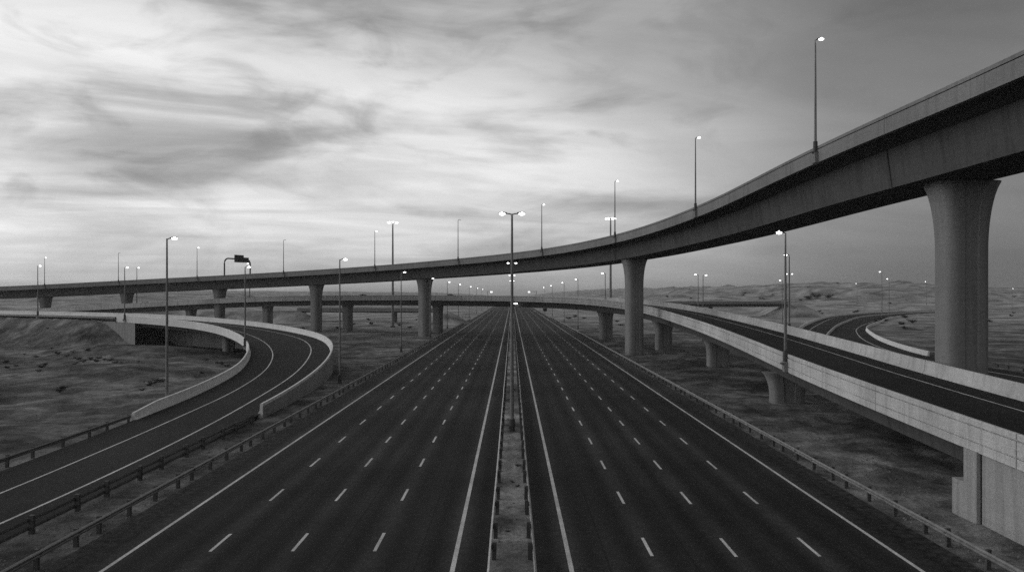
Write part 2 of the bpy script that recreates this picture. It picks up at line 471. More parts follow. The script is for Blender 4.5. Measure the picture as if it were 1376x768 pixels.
# ------------------------------------------------------------------ bridges
def segs(path, i0, i1, every, gap_s=.03):
    """index ranges of about `every` metres"""
    out = []; a = i0
    while a < i1:
        b = a
        while b < i1 and path.s[b]-path.s[a] < every: b += 1
        if path.s[i1]-path.s[b] < every*.4: b = i1
        out.append((a, b)); a = b
    return out
def sweep_gap(path, mb, prof, a, b, gap):
    """a piece of the sweep whose ends stand `gap` short of the joints"""
    rings = [[path.pt(i, *p) for p in prof] for i in range(a, b+1)]
    def pull(r0, r1):
        return [tuple(p0[k]+(p1[k]-p0[k])*gap/max(.2, math.dist(p0, p1)) for k in range(3)) for p0, p1 in zip(r0, r1)]
    if len(rings) < 2: return
    r0 = pull(rings[0], rings[1]); r1 = pull(rings[-1], rings[-2])
    mb.loft([r0]+rings[1:-1]+[r1])
def parapet(path, side, i0, i1, mat, parent, every=12.0, drop=.5, H=1.1, low=True):
    s = side
    prof = [(s,0,-drop),(s,0,-.08),(s,.09,-.07),(s,.09,-.01),(s,0,.0),(s,0,H-.37),(s,.12,H-.365),(s,.12,H-.29),(s,0,H-.285),(s,0,H-.03),(s,.03,H),(s,.2,H),(s,.23,H-.03),(s,.3,.32),(s,.46,.06),(s,.46,-drop)]
    if not low: prof = prof[:1]+prof[5:]
    mb = MB()
    for a, b in segs(path, i0, i1, every): sweep_gap(path, mb, prof, a, b, .035)
    o = mb.build('parapet', mat, parent, smooth=35)
    # dark core behind the open joints
    return o
def pier_mesh(h, w, d, wt, dt, flare, mat, zb=-1.0, r=.62):
    """shaft with rounded corners, a recessed panel on its broad faces and a flared head"""
    def ring(w, d, z):
        pts = []; rr = r*min(w, d)/2; hx, hy = w/2, d/2
        for cx, cy, a0 in ((hx-rr, hy-rr, 0), (-hx+rr, hy-rr, 90), (-hx+rr, -hy+rr, 180), (hx-rr, -hy+rr, 270)):
            for k in range(7):
                t = R(a0+15*k); pts.append((cx+rr*math.cos(t), cy+rr*math.sin(t), z))
            if a0 in (0, 180):      # recess in the face that follows
                sg = 1 if a0 == 0 else -1; g = w*.17
                pts += [(sg*g, sg*hy, z), (sg*(g-.1), sg*(hy-.14), z), (-sg*(g-.1), sg*(hy-.14), z), (-sg*g, sg*hy, z)]
        return pts
    rings = [ring(w, d, zb), ring(w, d, h-flare)]
    for k in range(1, 11):
        s = k/10; f = 1-math.sqrt(max(0, 1-(s*.93)**2)); f /= 1-math.sqrt(1-.93**2)
        rings.append(ring(w+(wt-w)*f, d+(dt-d)*f, h-flare+flare*s))
    rings.append(ring(wt, dt, h+.02))
    mb = MB(); mb.loft(rings); return mb
def bearings(path, i, parent, under, cx, cy, rz, top): pass

def put_pier(parent, x, y, rz, h, w, d, wt, dt, flare, mat):
    mb = pier_mesh(h-hT(x, y), w, d, wt, dt, flare, mat)
    o = mb.build('pier', mat, parent, smooth=30)
    o.location = (x, y, hT(x, y)); o.rotation_euler = (0,0,rz)
    return o

# --- high flyover
fly = empty('flyover', (FLY.C[FLY.i_px(855)][0], FLY.C[FLY.i_px(855)][1], 0))
def child_world(o, parent):   # geometry given in world space under an Empty away from the origin
    o.parent = parent; o.location = Vector(o.location)-Vector(parent.location)
tag(fly, 'high curving concrete flyover that sweeps over the whole motorway on flared piers', 'flyover')
f0 = FLY.near_i(lambda i: abs(FLY.C[i][0]+238))
GIRD = [(0,.42,.0),(1,.42,.0),(1,.42,-.34),(1,2.5,-.8),(1,2.95,-3.25),(0,2.95,-3.25),(0,2.5,-.8),(0,.42,-.34)]
fdep = lambda i: 1+.36*sstep(150, 75, -FLY.C[i][1]+225) if False else 1+.34*(1-sstep(62, 135, FLY.C[i][1]) if FLY.C[i][0] > 0 else 0)
def gring(i, prof): return [FLY.pt(i, s_, o, d if d > -.5 else -.34+(d+.34)*fdep(i)) for s_, o, d in prof]
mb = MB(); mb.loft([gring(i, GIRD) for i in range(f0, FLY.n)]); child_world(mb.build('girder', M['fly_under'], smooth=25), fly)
for side in (0, 1): child_world(parapet(FLY, side, f0, FLY.n-1, M['fly'], None, 18, low=False), fly)
mb = MB(); FLY.sheet(mb, ((0,.47,.006),(1,.47,.006)), f0); child_world(mb.build('road_surface', M['road2']), fly)
jp = [(0,2.42,-.78),(0,2.93,-3.28),(1,2.93,-3.28),(1,2.42,-.78)]
def joint(path, i, prof, parent, t=.09):
    a = gring(i, prof); b = gring(i+1, prof)
    L = math.dist(a[0], b[0]); c = [tuple(p[k]+(q[k]-p[k])*t/L for k in range(3)) for p, q in zip(a, b)]
    mb = MB(); mb.loft([a, c]); o = mb.build('expansion_joint', M['joint']); child_world(o, parent)
for px in (1191, 826, 640):
    i = min(range(f0, FLY.n-1), key=lambda i: abs(FLY.pt(i, 0, 2.95, -3.2)[0]-(px-688)/1050*FLY.pt(i, 0, 2.95, -3.2)[1]) if FLY.C[i][1] > 20 else 1e9)
    joint(FLY, i, jp, fly)
FLY_PIERS = []
for px in (1291, 855, 572, 427, 295, 172, 62):
    i = FLY.i_px(px); x, y = FLY.C[i]; FLY_PIERS.append((x, y))
    if px == 1291: x, y = 37.6, 65.4; i = FLY.near_i(lambda i: math.hypot(FLY.C[i][0]-x, FLY.C[i][1]-y))
    o = put_pier(None, x, y, FLY.dirn(i)+math.pi/2, FLY.z[i]-.34-2.91*fdep(i), *((3.6, 2.8, 5.5, 3.8, 5.8) if px == 1291 else (3.3, 2.7, 4.9, 3.6, 5.2)), M['pier']); child_world(o, fly)
i = f0
a = MB(); c = FLY.C[f0]; a.box((c[0], c[1], FLY.z[f0]/2-1.2), (4.0, 12.0, FLY.z[f0]+2.0), FLY.dirn(f0))
child_world(a.build('abutment', M['wall']), fly)

# --- lower viaduct that becomes the ramp beside the motorway
mid = empty('viaduct', (0, 228, 0))
tag(mid, 'low concrete viaduct crossing under the flyover and curving down beside the motorway as a ramp', 'viaduct')
m0 = MID.near_i(lambda i: abs(MID.C[i][0]+172)); m1 = MID.near_i(lambda i: abs(MID.C[i][1]-40.4) + (0 if MID.C[i][0] > 0 else 1e3))
GM = [(0,.42,.0),(1,.42,.0),(1,.42,-.34),(1,1.7,-.62),(1,2.0,-2.15),(0,2.0,-2.15),(0,1.7,-.62),(0,.42,-.34)]
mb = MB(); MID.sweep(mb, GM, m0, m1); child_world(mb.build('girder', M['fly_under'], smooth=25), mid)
for side in (0, 1): child_world(parapet(MID, side, 0, MID.n-1, M['par'], None, 14, .52), mid)
mb = MB(); MID.sheet(mb, ((0,.47,.006),(1,.47,.006))); child_world(mb.build('road_surface', M['road2']), mid)
mb = MB(); MID.sheet(mb, ((0,1.5,.011),(0,1.65,.011))); MID.sheet(mb, ((1,2.6,.011),(1,2.75,.011))); child_world(mb.build('edge_marking', M['white']), mid)
for px in (256, 359, 465, 587):
    i = MID.i_px(px); x, y = MID.C[i]
    child_world(put_pier(None, x, y, MID.dirn(i)+math.pi/2, MID.z[i]-2.15, 3.6, 2.3, 4.2, 2.8, 2.2, M['pier']), mid)
for x, y in ((24.6,205), (32.2,166), (32.8,124.5), (29.2,83)):
    i = MID.near_i(lambda i: math.hypot(MID.C[i][0]-x, MID.C[i][1]-y))
    child_world(put_pier(None, x, y, MID.dirn(i)+math.pi/2, MID.z[i]-2.15, 3.4, 2.4, 5.0, 2.9, 2.6, M['pier']), mid)
# solid abutment and retaining wall of the ramp's foot
mb = MB(); MID.sweep(mb, [(0,.12,-.53),(1,.12,-.53),(1,.12,-9),(0,.12,-9)], m1+1, MID.n-1)
child_world(mb.build('retaining_wall', M['wall']), mid)
iw = m1
p = MID.pt(iw, 0, 0, 0); 
mb = MB()
mb.box((p[0]+.55, p[1]-.35, .4), (1.35, 2.2, 2.9)); mb.box((p[0]+.515, p[1]-.8735, 1.9), (1.27, 1.147, MID.z[iw]*2-3.8-1.05))
child_world(mb.build('buttress', M['wall']), mid)
mb = MB(); mb.box((p[0]+5.2, p[1]-1.0, .9), (8.2, 1.6, MID.z[iw]*2-.7-1.9)); child_world(mb.build('abutment', M['wall']), mid)
for t in (2.2, 5.5, 13.0, 20.5, 28):
    mb = MB()
    q = MID.near_i(lambda i: abs(MID.C[i][1]-(p[1]-t)) + (0 if MID.C[i][0] > 0 else 1e3)); a_ = MID.pt(q, 0, .118, 0)
    mb.box((a_[0]+.05, a_[1], MID.z[q]/2-.9), (.12, .13, MID.z[q]+.78))
    child_world(mb.build('wall_joint', M['joint']), mid)

# --- left ramp
ramp = empty('slip_road_ramp', (-30, 74, 0))
tag(ramp, 'curved slip road ramp rising between pale concrete barriers over the sandy basin', 'ramp')
r74 = RAMP.near_i(lambda i: abs(RAMP.A[i][1]-73.6)+(0 if RAMP.A[i][0] > -30 else 1e3))
r118 = RAMP.near_i(lambda i: abs(RAMP.A[i][1]-121)+(0 if RAMP.A[i][0] > -40 else 1e3))
rab = RAMP.near_i(lambda i: abs(RAMP.B[i][0]+83))
mb = MB(); RAMP.sheet(mb, ((0,.25,.008),(1,.25,.008)))
child_world(mb.build('road_surface', M['road2']), ramp)
mb = MB(); RAMP.sweep(mb, [(0,.2,-.002),(1,.2,-.002),(1,.2,-.6),(0,.2,-.6)], 0, r74-1); child_world(mb.build('road_base', M['road2']), ramp)
mb = MB()
nn = RAMP.n
def ln(side, off, w, i0, i1):
    vs = []; fs = []
    for i in range(i0, i1+1): vs += [RAMP.pt(i, side, off(i), .014), RAMP.pt(i, side, off(i)+w, .014)]
    for k in range(i1-i0): fs.append((2*k, 2*k+1, 2*k+3, 2*k+2))
    mb.add(vs, fs)
cur = lambda i: sstep(42, 88, RAMP.s[i]-RAMP.s[0]-40)
ln(0, lambda i: 2.0+1.35*cur(i), .17, 0, nn-1); ln(1, lambda i: 3.6, .15, 0, nn-1)
child_world(mb.build('edge_marking', M['white']), ramp)
mb = MB(); pr = lambda s: [(s,0,-.5),(s,0,.95),(s,.03,.98),(s,.21,.98),(s,.24,.95),(s,.3,.3),(s,.46,.05),(s,.46,-.5)]
for a_, b_ in segs(RAMP, r74, nn-1, 16): sweep_gap(RAMP, mb, pr(0), a_, b_, .015)
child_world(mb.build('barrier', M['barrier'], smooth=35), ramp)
mb = MB()
rI = RAMP.near_i(lambda i: abs(RAMP.B[i][1]-70.6)+(0 if RAMP.B[i][0] > -40 else 1e3))
tap = lambda i: min(1, .66+.34*(RAMP.s[i]-RAMP.s[rI])/5)          # the end slopes down to the guardrail
mb.loft([[RAMP.pt(i, s_, o, d*tap(i) if d > .1 else d) for s_, o, d in pr(1)] for i in range(rI, rI+9)])
for a_, b_ in segs(RAMP, rI+8, rab+6, 16): sweep_gap(RAMP, mb, pr(1), a_, b_, .015)
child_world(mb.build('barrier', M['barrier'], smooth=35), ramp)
mb = MB()  # outer wall carried on behind the span, added to darken the opening
RAMP.sweep(mb, [(0,-.05,.72),(0,-.006,.72),(0,-.006,-.52),(0,.4,-.52),(0,.4,-9),(0,-.05,-9)], r74, rab+12)  # upper panel covers the barrier's outside, its shaded side put in darker colour
RAMP.sweep(mb, [(1,.06,-.48),(1,.4,-.48),(1,.4,-5),(1,.06,-5)], rI+3, r118)
child_world(mb.build('retaining_wall', M['wall']), ramp)
mb = MB(); RAMP.sweep(mb, [(0,.35,.0),(1,.35,.0),(1,.35,-.3),(1,1.3,-.5),(1,1.5,-1.35),(0,1.5,-1.35),(0,1.3,-.5),(0,.35,-.3)], r118-1, rab+10)
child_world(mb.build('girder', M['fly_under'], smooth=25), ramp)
cs = [RAMP.pt(rab, 1, .1, 0), RAMP.pt(rab+13, 1, .1, 0), RAMP.pt(rab+15, 0, .45, 0), RAMP.pt(rab+11, 0, .45, 0)]
mb = MB(); mb.loft([[(c[0], c[1], -2.5) for c in cs], [(c[0], c[1], c[2]-.46) for c in cs]]); child_world(mb.build('abutment', M['wall']), ramp)
i = RAMP.near_i(lambda i: abs(RAMP.C[i][0]+56.5))
child_world(put_pier(None, RAMP.C[i][0]-.8, RAMP.C[i][1]-1.5, RAMP.dirn(i)+math.pi/2, RAMP.z[i]-1.35, 2.2, 1.8, 3.6, 2.2, 1.8, M['pier']), ramp)

# --- low bridges far beyond the viaduct
def low_bridge(name, A, B, zt, depth, W, piers, label):
    root = empty(name, (A[0], A[1], 0)); tag(root, label, 'bridge')
    n = 12
    d = Vector((B[0]-A[0], B[1]-A[1])); nrm = Vector((-d.y, d.x)).normalized()
    Aa = [(A[0]+d.x*i/n, A[1]+d.y*i/n) for i in range(n+1)]
    P = Path(Aa, [(x+nrm.x*W, y+nrm.y*W) for x, y in Aa], [zt-1.0]*(n+1))
    mb = MB(); P.sweep(mb, [(0,.4,0),(1,.4,0),(1,.4,-.3),(1,1.6,-.5),(1,1.8,-depth+1),(0,1.8,-depth+1),(0,1.6,-.5),(0,.4,-.3)]); child_world(mb.build('girder', M['fly_under']), root)
    for s in (0, 1): child_world(parapet(P, s, 0, n, M['fly'], None, 30, .4, 1.0), root)
    mb = MB(); P.sheet(mb, ((0,.47,.006),(1,.47,.006))); child_world(mb.build('road_surface', M['road2']), root)
    for t in piers:
        x = A[0]+d.x*t+nrm.x*W/2; y = A[1]+d.y*t+nrm.y*W/2
        child_world(put_pier(None, x, y, math.atan2(d.y, d.x)+math.pi/2, zt-depth, 3, 1.4, 3.2, 1.5, .8, M['pier']), root)
    for e, sg in ((A, -1), (B, 1)):
        mb = MB(); c = (e[0]+nrm.x*W/2+sg*d.normalized().x*.9, e[1]+nrm.y*W/2+sg*d.normalized().y*.9, zt/2-1.3)
        mb.box(c, (1.8, W-.6, zt-.4), math.atan2(d.y, d.x)); child_world(mb.build('abutment', M['wall']), root)
low_bridge('overbridge', FL_A, FL_B, 6.2, 1.9, 9, (.33, .7), 'small low overbridge seen beneath the viaduct, on slim piers over sand')
low_bridge('overbridge', FR_A, FR_B, 8.4, 3.0, 9, (.5,), 'dark low overbridge on sand behind the descending ramp, below the dunes')

# --- loop roads
loop = empty('loop_road', (106, 285, 0))
tag(loop, 'two curving loop roads between low concrete barriers at the foot of the dunes', 'loop road')
mb = MB(); LOOP.sheet(mb, ((0,.2,.03),(1,.2,.03))); child_world(mb.build('road_surface', M['road2']), loop)
mb = MB()
for s in (0, 1): LOOP.sheet(mb, ((s,3.9,.036),(s,4.15,.036)))
child_world(mb.build('edge_marking', M['white']), loop)
for s in (0, 1):
    l0 = 0 if s == 0 else LOOP.near_i(lambda i: abs(LOOP.B[i][1]-150)+(0 if LOOP.B[i][0] < 95 else 1e3))
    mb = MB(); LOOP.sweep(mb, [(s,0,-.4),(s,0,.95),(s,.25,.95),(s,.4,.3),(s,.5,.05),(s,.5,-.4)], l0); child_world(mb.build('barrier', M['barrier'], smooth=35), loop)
class _P(Path): pass
MED = Path([LOOP.pt(i, 0, math.dist(LOOP.A[i], LOOP.B[i])*.5-.35, 0)[:2] for i in range(LOOP.n)], [LOOP.pt(i, 0, math.dist(LOOP.A[i], LOOP.B[i])*.5+.35, 0)[:2] for i in range(LOOP.n)], LOOP.z)
mb = MB(); MED.sweep(mb, [(0,0,-.3),(0,.2,.75),(1,.2,.75),(1,0,-.3)]); child_world(mb.build('median_barrier', M['par'], smooth=35), loop)

# ------------------------------------------------------------------ guardrails
def guardrail(label, pts, face, spacing, cut=0, rails=1, group='steel guardrails', railmat='rail', postmat='post', zf=lambda x, y: 0.0, maxposts=100, ph=.8):
    """pts: control points (x, y); face = +1/-1: side of travel on which the rail sits (left normal positive)"""
    P = catmull(pts, 1.0)
    root = empty('guardrail', (P[0][0], P[0][1], 0)); tag(root, label, 'guardrail', group)
    n = len(P); nr = []
    for i in range(n):
        a_ = P[max(0, i-1)]; b_ = P[min(n-1, i+1)]; l = math.hypot(b_[0]-a_[0], b_[1]-a_[1]); nr.append((-(b_[1]-a_[1])/l*face, (b_[0]-a_[0])/l*face))
    def wave(z0):
        o = [(.0,0),(.025,.02),(.075,.06),(.075,.11),(.02,.155),(.075,.2),(.075,.25),(.025,.29),(0,.31)]
        return [(x+.13, z0+z) for x, z in o]+[(x+.115, z0+z) for x, z in reversed(o)]
    zs = [.44] if rails == 1 else [.52, .14]
    mb = MB()
    for z0 in zs:
        step = 3
        idx = list(range(0, n, step))
        if idx[-1] != n-1: idx.append(n-1)
        pr_ = wave(z0) if rails == 1 else [(.1,z0),(.16,z0+.03),(.16,z0+.15),(.1,z0+.18),(.085,z0+.15),(.085,z0+.03)]
        wob = [.02*noise.noise((i*.13, z0, 7.7)) for i in idx]
        mb.loft([[(P[i][0]+nr[i][0]*(o+w_), P[i][1]+nr[i][1]*(o+w_), z+w_+zf(P[i][0], P[i][1])) for o, z in pr_] for i, w_ in zip(idx, wob)])
    child_world(mb.build('rail', M[railmat], smooth=40), root)
    s = 0; k = 0; idxs = [0]
    acc = 0
    for i in range(1, n):
        acc += math.hypot(P[i][0]-P[i-1][0], P[i][1]-P[i-1][1])
        if acc >= spacing-1e-6: idxs.append(i); acc -= spacing
    pm = MB(); t = .19 if rails == 1 else .24
    pm.box((0,0,ph/2-.2), (t*.8, t, ph+.4)); pm.box((0,t*.5+.045,.6), (t*.7, .09, .2))
    me = pm.mesh('post', M[postmat]); rest = MB()
    # order by distance to the camera: the hundred nearest visible ones are parts of their own
    vis = sorted([i for i in idxs if P[i][1] > 20], key=lambda i: P[i][1])[:maxposts]
    for i in idxs:
        if i in vis:
            o = bpy.data.objects.new('post', me); COL.objects.link(o)
            o.location = (P[i][0], P[i][1], zf(P[i][0], P[i][1])); o.rotation_euler = (random.uniform(-.03,.03), random.uniform(-.03,.03), math.atan2(nr[i][1], nr[i][0])-math.pi/2)
            child_world(o, root)
        else:
            rest.box((P[i][0], P[i][1], ph/2-.2), (t, t, ph+.4))
    if rest.v:
        o = rest.build('posts', M[postmat]); child_world(o, root); tag(o, kind='stuff')
    return root
guardrail('steel guardrail along the median, on the side of the oncoming lanes by the slip road', [(-.78,16),(-.78,200),(-.78,900)], 1, 3.5, railmat='railpale', group='median guardrails')
guardrail('steel guardrail along the median, on the side of the lanes beside the descending ramp', [(.78,16),(.78,200),(.78,900)], -1, 3.5, railmat='railpale', group='median guardrails')
guardrail('long steel guardrail between the motorway shoulder and the rising slip road', [(-20.1,16),(-20.1,200),(-20.1,375),(-21.5,392),(-25,400),(-33,406),(-50,410)], -1, 2.75, group='roadside guardrails')
guardrail('long steel guardrail between the motorway shoulder and the viaduct ramp', [(20.1,16),(20.1,250),(20.1,408)], 1, 2.75, group='roadside guardrails')
guardrail('dark two-rail guardrail on the slip road edge, ending at the pale barrier', [(-23.45,10),(-23.35,40),(-23.3,71)], 1, 3.5, rails=2, railmat='darkrail', ph=.85, group='slip road guardrails')
guardrail('dark guardrail between the slip road and the sandy basin', [(-33.5,16),(-33.7,40),(-34.2,58),(-34.6,70.5)], -1, 3.6, railmat='darkrail', group='slip road guardrails')
pts = [RAMP.pt(i, 1, -.1, 0) for i in range(rab+6, nn, 6)]
tops = {}
guardrail('low guardrail along the top of the sand embankment behind the basin', [(q[0], q[1]) for q in pts], 1, 4.0, zf=lambda x, y: 5.9, group='embankment guardrail')
guardrail('dark guardrail at the foot of the big pier, along the loop road', [(78.5,70),(77.2,105),(78.3,125),(79.5,142)], 1, 3.5, railmat='darkrail', group='loop road guardrail')

# ------------------------------------------------------------------ lamps
def lamp_proto(name, H, double, arm=.75, rbase=.15, headw=.62):
    root = empty(name)
    mb = MB(); mb.tube([(0,0,.03),(0,0,H*.5),(0,0,H)], [rbase, rbase*.78, rbase*.5], 14); pole = mb.build('pole', M['pole'], root, 40)
    mb = MB(); mb.box((0,0,.06), (.62,.62,.12)); mb.tube([(0,0,.1),(0,0,1.1)], [rbase*1.6, rbase*1.5], 10)
    mb.build('base', M['dark'], pole, 40)
    for sg in ((1, -1) if double else (1,)):
        mb = MB(); mb.tube([(0,0,H-.08),(sg*arm*.4,0,H+.0),(sg*arm,0,H+.03)], [.055,.05,.045], 8); mb.build('arm', M['pole'], root, 40)
        mb = MB(); x0 = sg*(arm-.08); x1 = sg*(arm+headw)
        rings = []
        for t, hw, hz in ((0,.06,.05),(.12,.12,.08),(.5,.17,.1),(.85,.14,.08),(1,.06,.04)):
            x = x0+(x1-x0)*t; rings.append([(x, hw*math.cos(2*math.pi*k/10), H+.06+hz*max(-.35, math.sin(2*math.pi*k/10))) for k in range(10)])
        mb.loft(rings); hd = mb.build('lamp_head', M['dark'], root, 40)
        mb = MB(); mb.ellipsoid(((x0*.42+x1*.58), 0, H+.02), (headw*.42, .18, .14), 12, 8); mb.build('lens', M['lens'], hd, 60)
    return root
LP_ = {}
def lamp(kind, H, x, y, z, rz, label, group, s=1.0):
    if (kind) not in LP_:
        if kind == 'double': LP_[kind] = (lamp_proto('street_lamp', 18.4, True, .5, .17, .62), 18.4)
        elif kind == 'single': LP_[kind] = (lamp_proto('street_lamp', 16.4, False, .35, .15, .7), 16.4)
        elif kind == 'deck': LP_[kind] = (lamp_proto('street_lamp', 10.5, False, .22, .13, .55), 10.5)
        r = LP_[kind][0]
    else:
        r = copy_tree(LP_[kind][0])
    k = H/LP_[kind][1]
    r.location = (x, y, z); r.rotation_euler = (0,0,rz); r.scale = (k,k,k)
    for key in ('label','group','category'):
        if key in r: del r[key]
    tag(r, label, 'street lamp', group); return r
# on the flyover's camera-side parapet, standing on brackets
def deck_lamp(path, px, side, H, label, group, rz):
    k = (px-688)/1050
    cand = [i for i in range(path.n) if path.pt(i, side, 0, 0)[1] > 15]
    i = min(cand, key=lambda i: abs(path.pt(i, side, -.12, 0)[0]-k*path.pt(i, side, -.12, 0)[1]))
    p = path.pt(i, side, -.12, 0)
    return lamp('deck', H, p[0], p[1], path.z[i]+.42, rz, label, group), i
def pedestal(path, i, side, parent):
    mb = MB(); rings = []
    d = path.dirn(i)
    p = path.pt(i, side, 0, 0)
    for z, w, o in ((-.62,.5,.02),(-.5,.7,.3),(.36,.75,.38),(.42,.7,.36)):
        c = path.pt(i, side, -o/2+.03, z)
        hw, ho = w/2, o/2+.03
        ux, uy = math.cos(d), math.sin(d)
        rings.append([(c[0]+ux*a_*hw-uy*b_*ho, c[1]+uy*a_*hw+ux*b_*ho, c[2]) for a_, b_ in ((-1,-1),(1,-1),(1,1),(-1,1))])
    mb.loft(rings); child_world(mb.build('lamp_bracket', M['fly']), parent)
GF = 'lamps along the flyover parapet'
fl = [(1102,11.0,'tallest-looking flyover lamp, the nearest one, high above the massive concrete pier'),(935,10.4,'flyover lamp second nearest, standing on the parapet over the ramp'),(824,10.6,'flyover lamp just above the high mast seen behind the parapet'),
      (726,10.6,'flyover lamp just beyond the tall twin-armed median lamp'),(616,10.6,'hardly lit flyover lamp between the twin-armed median lamp and the tall high mast'),(502,10.6,'flyover lamp beside the high mast with a crown of lights'),
      (381,10.6,'flyover lamp between the sign gantry and the single roadside lamp'),(267,10.4,'flyover lamp between the tall basin-side lamp and the sign gantry'),(160,10.4,'thin flyover lamp above the short pier near the embankment'),(57,10.4,'farthest flyover lamp at the low end near the embankment')]
for px, H, lab in fl:
    r, i = deck_lamp(FLY, px, 0, H, lab, GF, -.35 if px > 700 else -.15); pedestal(FLY, i, 0, fly)
    if px in (616, 160, 381):       # lamps that are hardly lit
        for hd in r.children:
            for ln_ in hd.children:
                if ln_.name.startswith('lens'): ln_.material_slots[0].link = 'OBJECT'; ln_.material_slots[0].material = M['lensdim']
GM_ = 'twin lamps along the median'
for k, Z in enumerate((66, 166, 266, 366)):
    lab = ['tall twin-armed lamp standing in the median, nearest and brightest','twin-armed median lamp whose heads glow against the flyover girder','twin-armed median lamp seen just beneath the flyover girder'][k] if k < 3 else 'tiny distant twin-armed lamp in the median near the horizon'
    lamp('double', 18.4, 0, Z, .0, 0, lab, GM_)
GS = 'roadside lamps between motorway and slip road'
yy = [103, 160, 217, 274, 331]+[331+85*k for k in range(1, 4)]
for k, Z in enumerate(yy):
    lab = ['roadside lamp standing between the curved pale barrier and the motorway guardrail','roadside lamp beside the guardrail, its head just below the flyover girder','roadside lamp hidden behind the flyover pier at the road edge','roadside lamp beyond the viaduct, first one past the flyover pier','slim roadside lamp beyond the viaduct, second past the flyover pier'][k] if k < 5 else 'tiny distant roadside lamp on the slip road side of the motorway'
    lamp('single', 16.3, -22.7, Z, -.05, 0, lab, GS)
GR = 'roadside lamps on the ramp side of the motorway'
for k, Z in enumerate([212, 270, 342]+[342+100*k for k in range(1, 3)]):
    lab = ['roadside lamp behind the viaduct pier next to the high mast','roadside lamp past the viaduct where the guardrail passes under it','slim roadside lamp near the far end of the ramp-side guardrail'][k] if k < 3 else 'tiny distant roadside lamp on the viaduct ramp side of the motorway'
    lamp('single', 17.2 if k else 17.6, 22.8 if k else 25.3, Z, -.05, math.pi, lab, GR)
GI = 'lamps along the slip road ramp'
lamp('single', 17.4, -35.15, 79.6, -.1, 0, 'tall lamp behind the inner pale barrier of the slip road, beside the sandy basin', GI)
def ramp_lamp(px, side, H, z, lab):
    k = (px-688)/1050
    i = min([i for i in range(60, RAMP.n)], key=lambda i: abs(RAMP.pt(i, side, -.1, 0)[0]-k*RAMP.pt(i, side, -.1, 0)[1])+ (0 if RAMP.pt(i, side, 0, 0)[1] > 118 else 1e3))
    q = RAMP.pt(i, side, -.14, 0); lamp('deck', H, q[0], q[1], RAMP.z[i]+z, 0, lab, GI)
    mb = MB(); mb.box((q[0], q[1], RAMP.z[i]-.1), (.6,.5,.5), RAMP.dirn(i)); child_world(mb.build('lamp_bracket', M['wall']), ramp)
ramp_lamp(329.5, 1, 13.0, .1, 'slip road lamp on the inner barrier where the curve is tightest')
ramp_lamp(166, 1, 11.6, .1, 'slip road lamp over the abutment at the edge of the embankment')
ramp_lamp(51, 1, 12.4, .1, 'slip road lamp on top of the sand embankment')
GV = 'lamps along the viaduct'
def via_lamp(px, side, H, rz, lab, near=True, zmin=0):
    k = (px-688)/1050
    i = min(range(MID.n), key=lambda i: abs(MID.pt(i, side, -.12, 0)[0]-k*MID.pt(i, side, -.12, 0)[1]) if MID.C[i][1] > max(20, zmin) else 1e9)
    q = MID.pt(i, side, -.14, 0); lamp('deck', H, q[0], q[1], MID.z[i]+.2, rz, lab, GV); pedestal(MID, i, side, mid)
via_lamp(1056, 0, 11.9, math.pi, 'bright lamp on the near parapet of the ramp, its head under the flyover')
via_lamp(1060.5, 1, 10.6, math.pi, 'lamp on the far parapet of the ramp, right behind the bright ramp lamp')
via_lamp(183, 1, 14.0, 0, 'viaduct lamp rising behind the flyover near the white car', zmin=200)
via_lamp(338, 1, 12.8, math.pi, 'viaduct lamp rising behind the flyover beside the sign gantry', zmin=200)
GB = 'lamps on the sand by the loop roads'
for kind, x, y, H, rz, lab in (
    ('single', 48.9, 200, 17.0, 0, 'lamp on the sand behind the ramp where the dunes are lowest'),
    ('single', 54.8, 230, 17.6, math.pi, 'thin lamp beside another on the sand behind the ramp'),
    ('double', 84.5, 238, 18.2, 0, 'twin-headed lamp behind the two ramp lamps, by the loop road barrier'),
    ('single', 95.5, 276, 17.0, math.pi, 'small lamp behind the bright ramp lamp, below the dune crest'),
    ('single', 186.5, 394, 23.6, math.pi, 'tall lamp inside the loop road bend, the taller of two close together'),
    ('single', 194, 402, 20.2, math.pi, 'lamp inside the loop road bend, the shorter of two close together'),
    ('single', 287, 650, 17.0, math.pi, 'small lamp on the dune slope beyond the loop road bend'),
    ('single', 340, 641, 19.0, math.pi, 'small lamp on the dune slope just before the massive pier'),
    ('single', 384, 600, 16.0, 0, 'small lamp on the dunes beyond the massive pier, near the picture edge')):
    lamp(kind, H, x, y, hT(x, y)-.05, rz, lab, GB)

# high masts
def high_mast(x, y, H, label):
    r = empty('high_mast', (x, y, hT(x, y))); tag(r, label, 'light mast', 'high masts')
    mb = MB(); mb.tube([(0,0,0),(0,0,H*.5),(0,0,H)], [.48,.38,.24], 14); mb.build('mast', M['pole'], r, 40)
    mb = MB(); mb.box((0,0,.2), (1.6,1.6,.6)); mb.build('base', M['dark'], r)
    mb = MB(); ring = [(1.5*math.cos(2*math.pi*k/24), 1.5*math.sin(2*math.pi*k/24), H-.3) for k in range(25)]
    mb.tube(ring, .07, 6)
    for k in range(6):
        a_ = math.pi*k/3; mb.tube([(0,0,H-.3),(1.5*math.cos(a_),1.5*math.sin(a_),H-.3)], .05, 6)
    mb.build('crown_ring', M['pole'], r, 40)
    for k in range(8):
        a_ = 2*math.pi*k/8+.2; mb = MB(); mb.box((1.5*math.cos(a_),1.5*math.sin(a_),H-.05), (.45,.3,.25), a_); f = mb.build('floodlight', M['dark'], r)
        mb = MB(); mb.ellipsoid((1.62*math.cos(a_),1.62*math.sin(a_),H-.25), (.36,.36,.24), 10, 6); mb.build('lens', M['lens'], f, 60)
high_mast(-43.8, 287, 38.6, 'very tall light mast with a crown of lights behind the flyover, beyond the slip road')
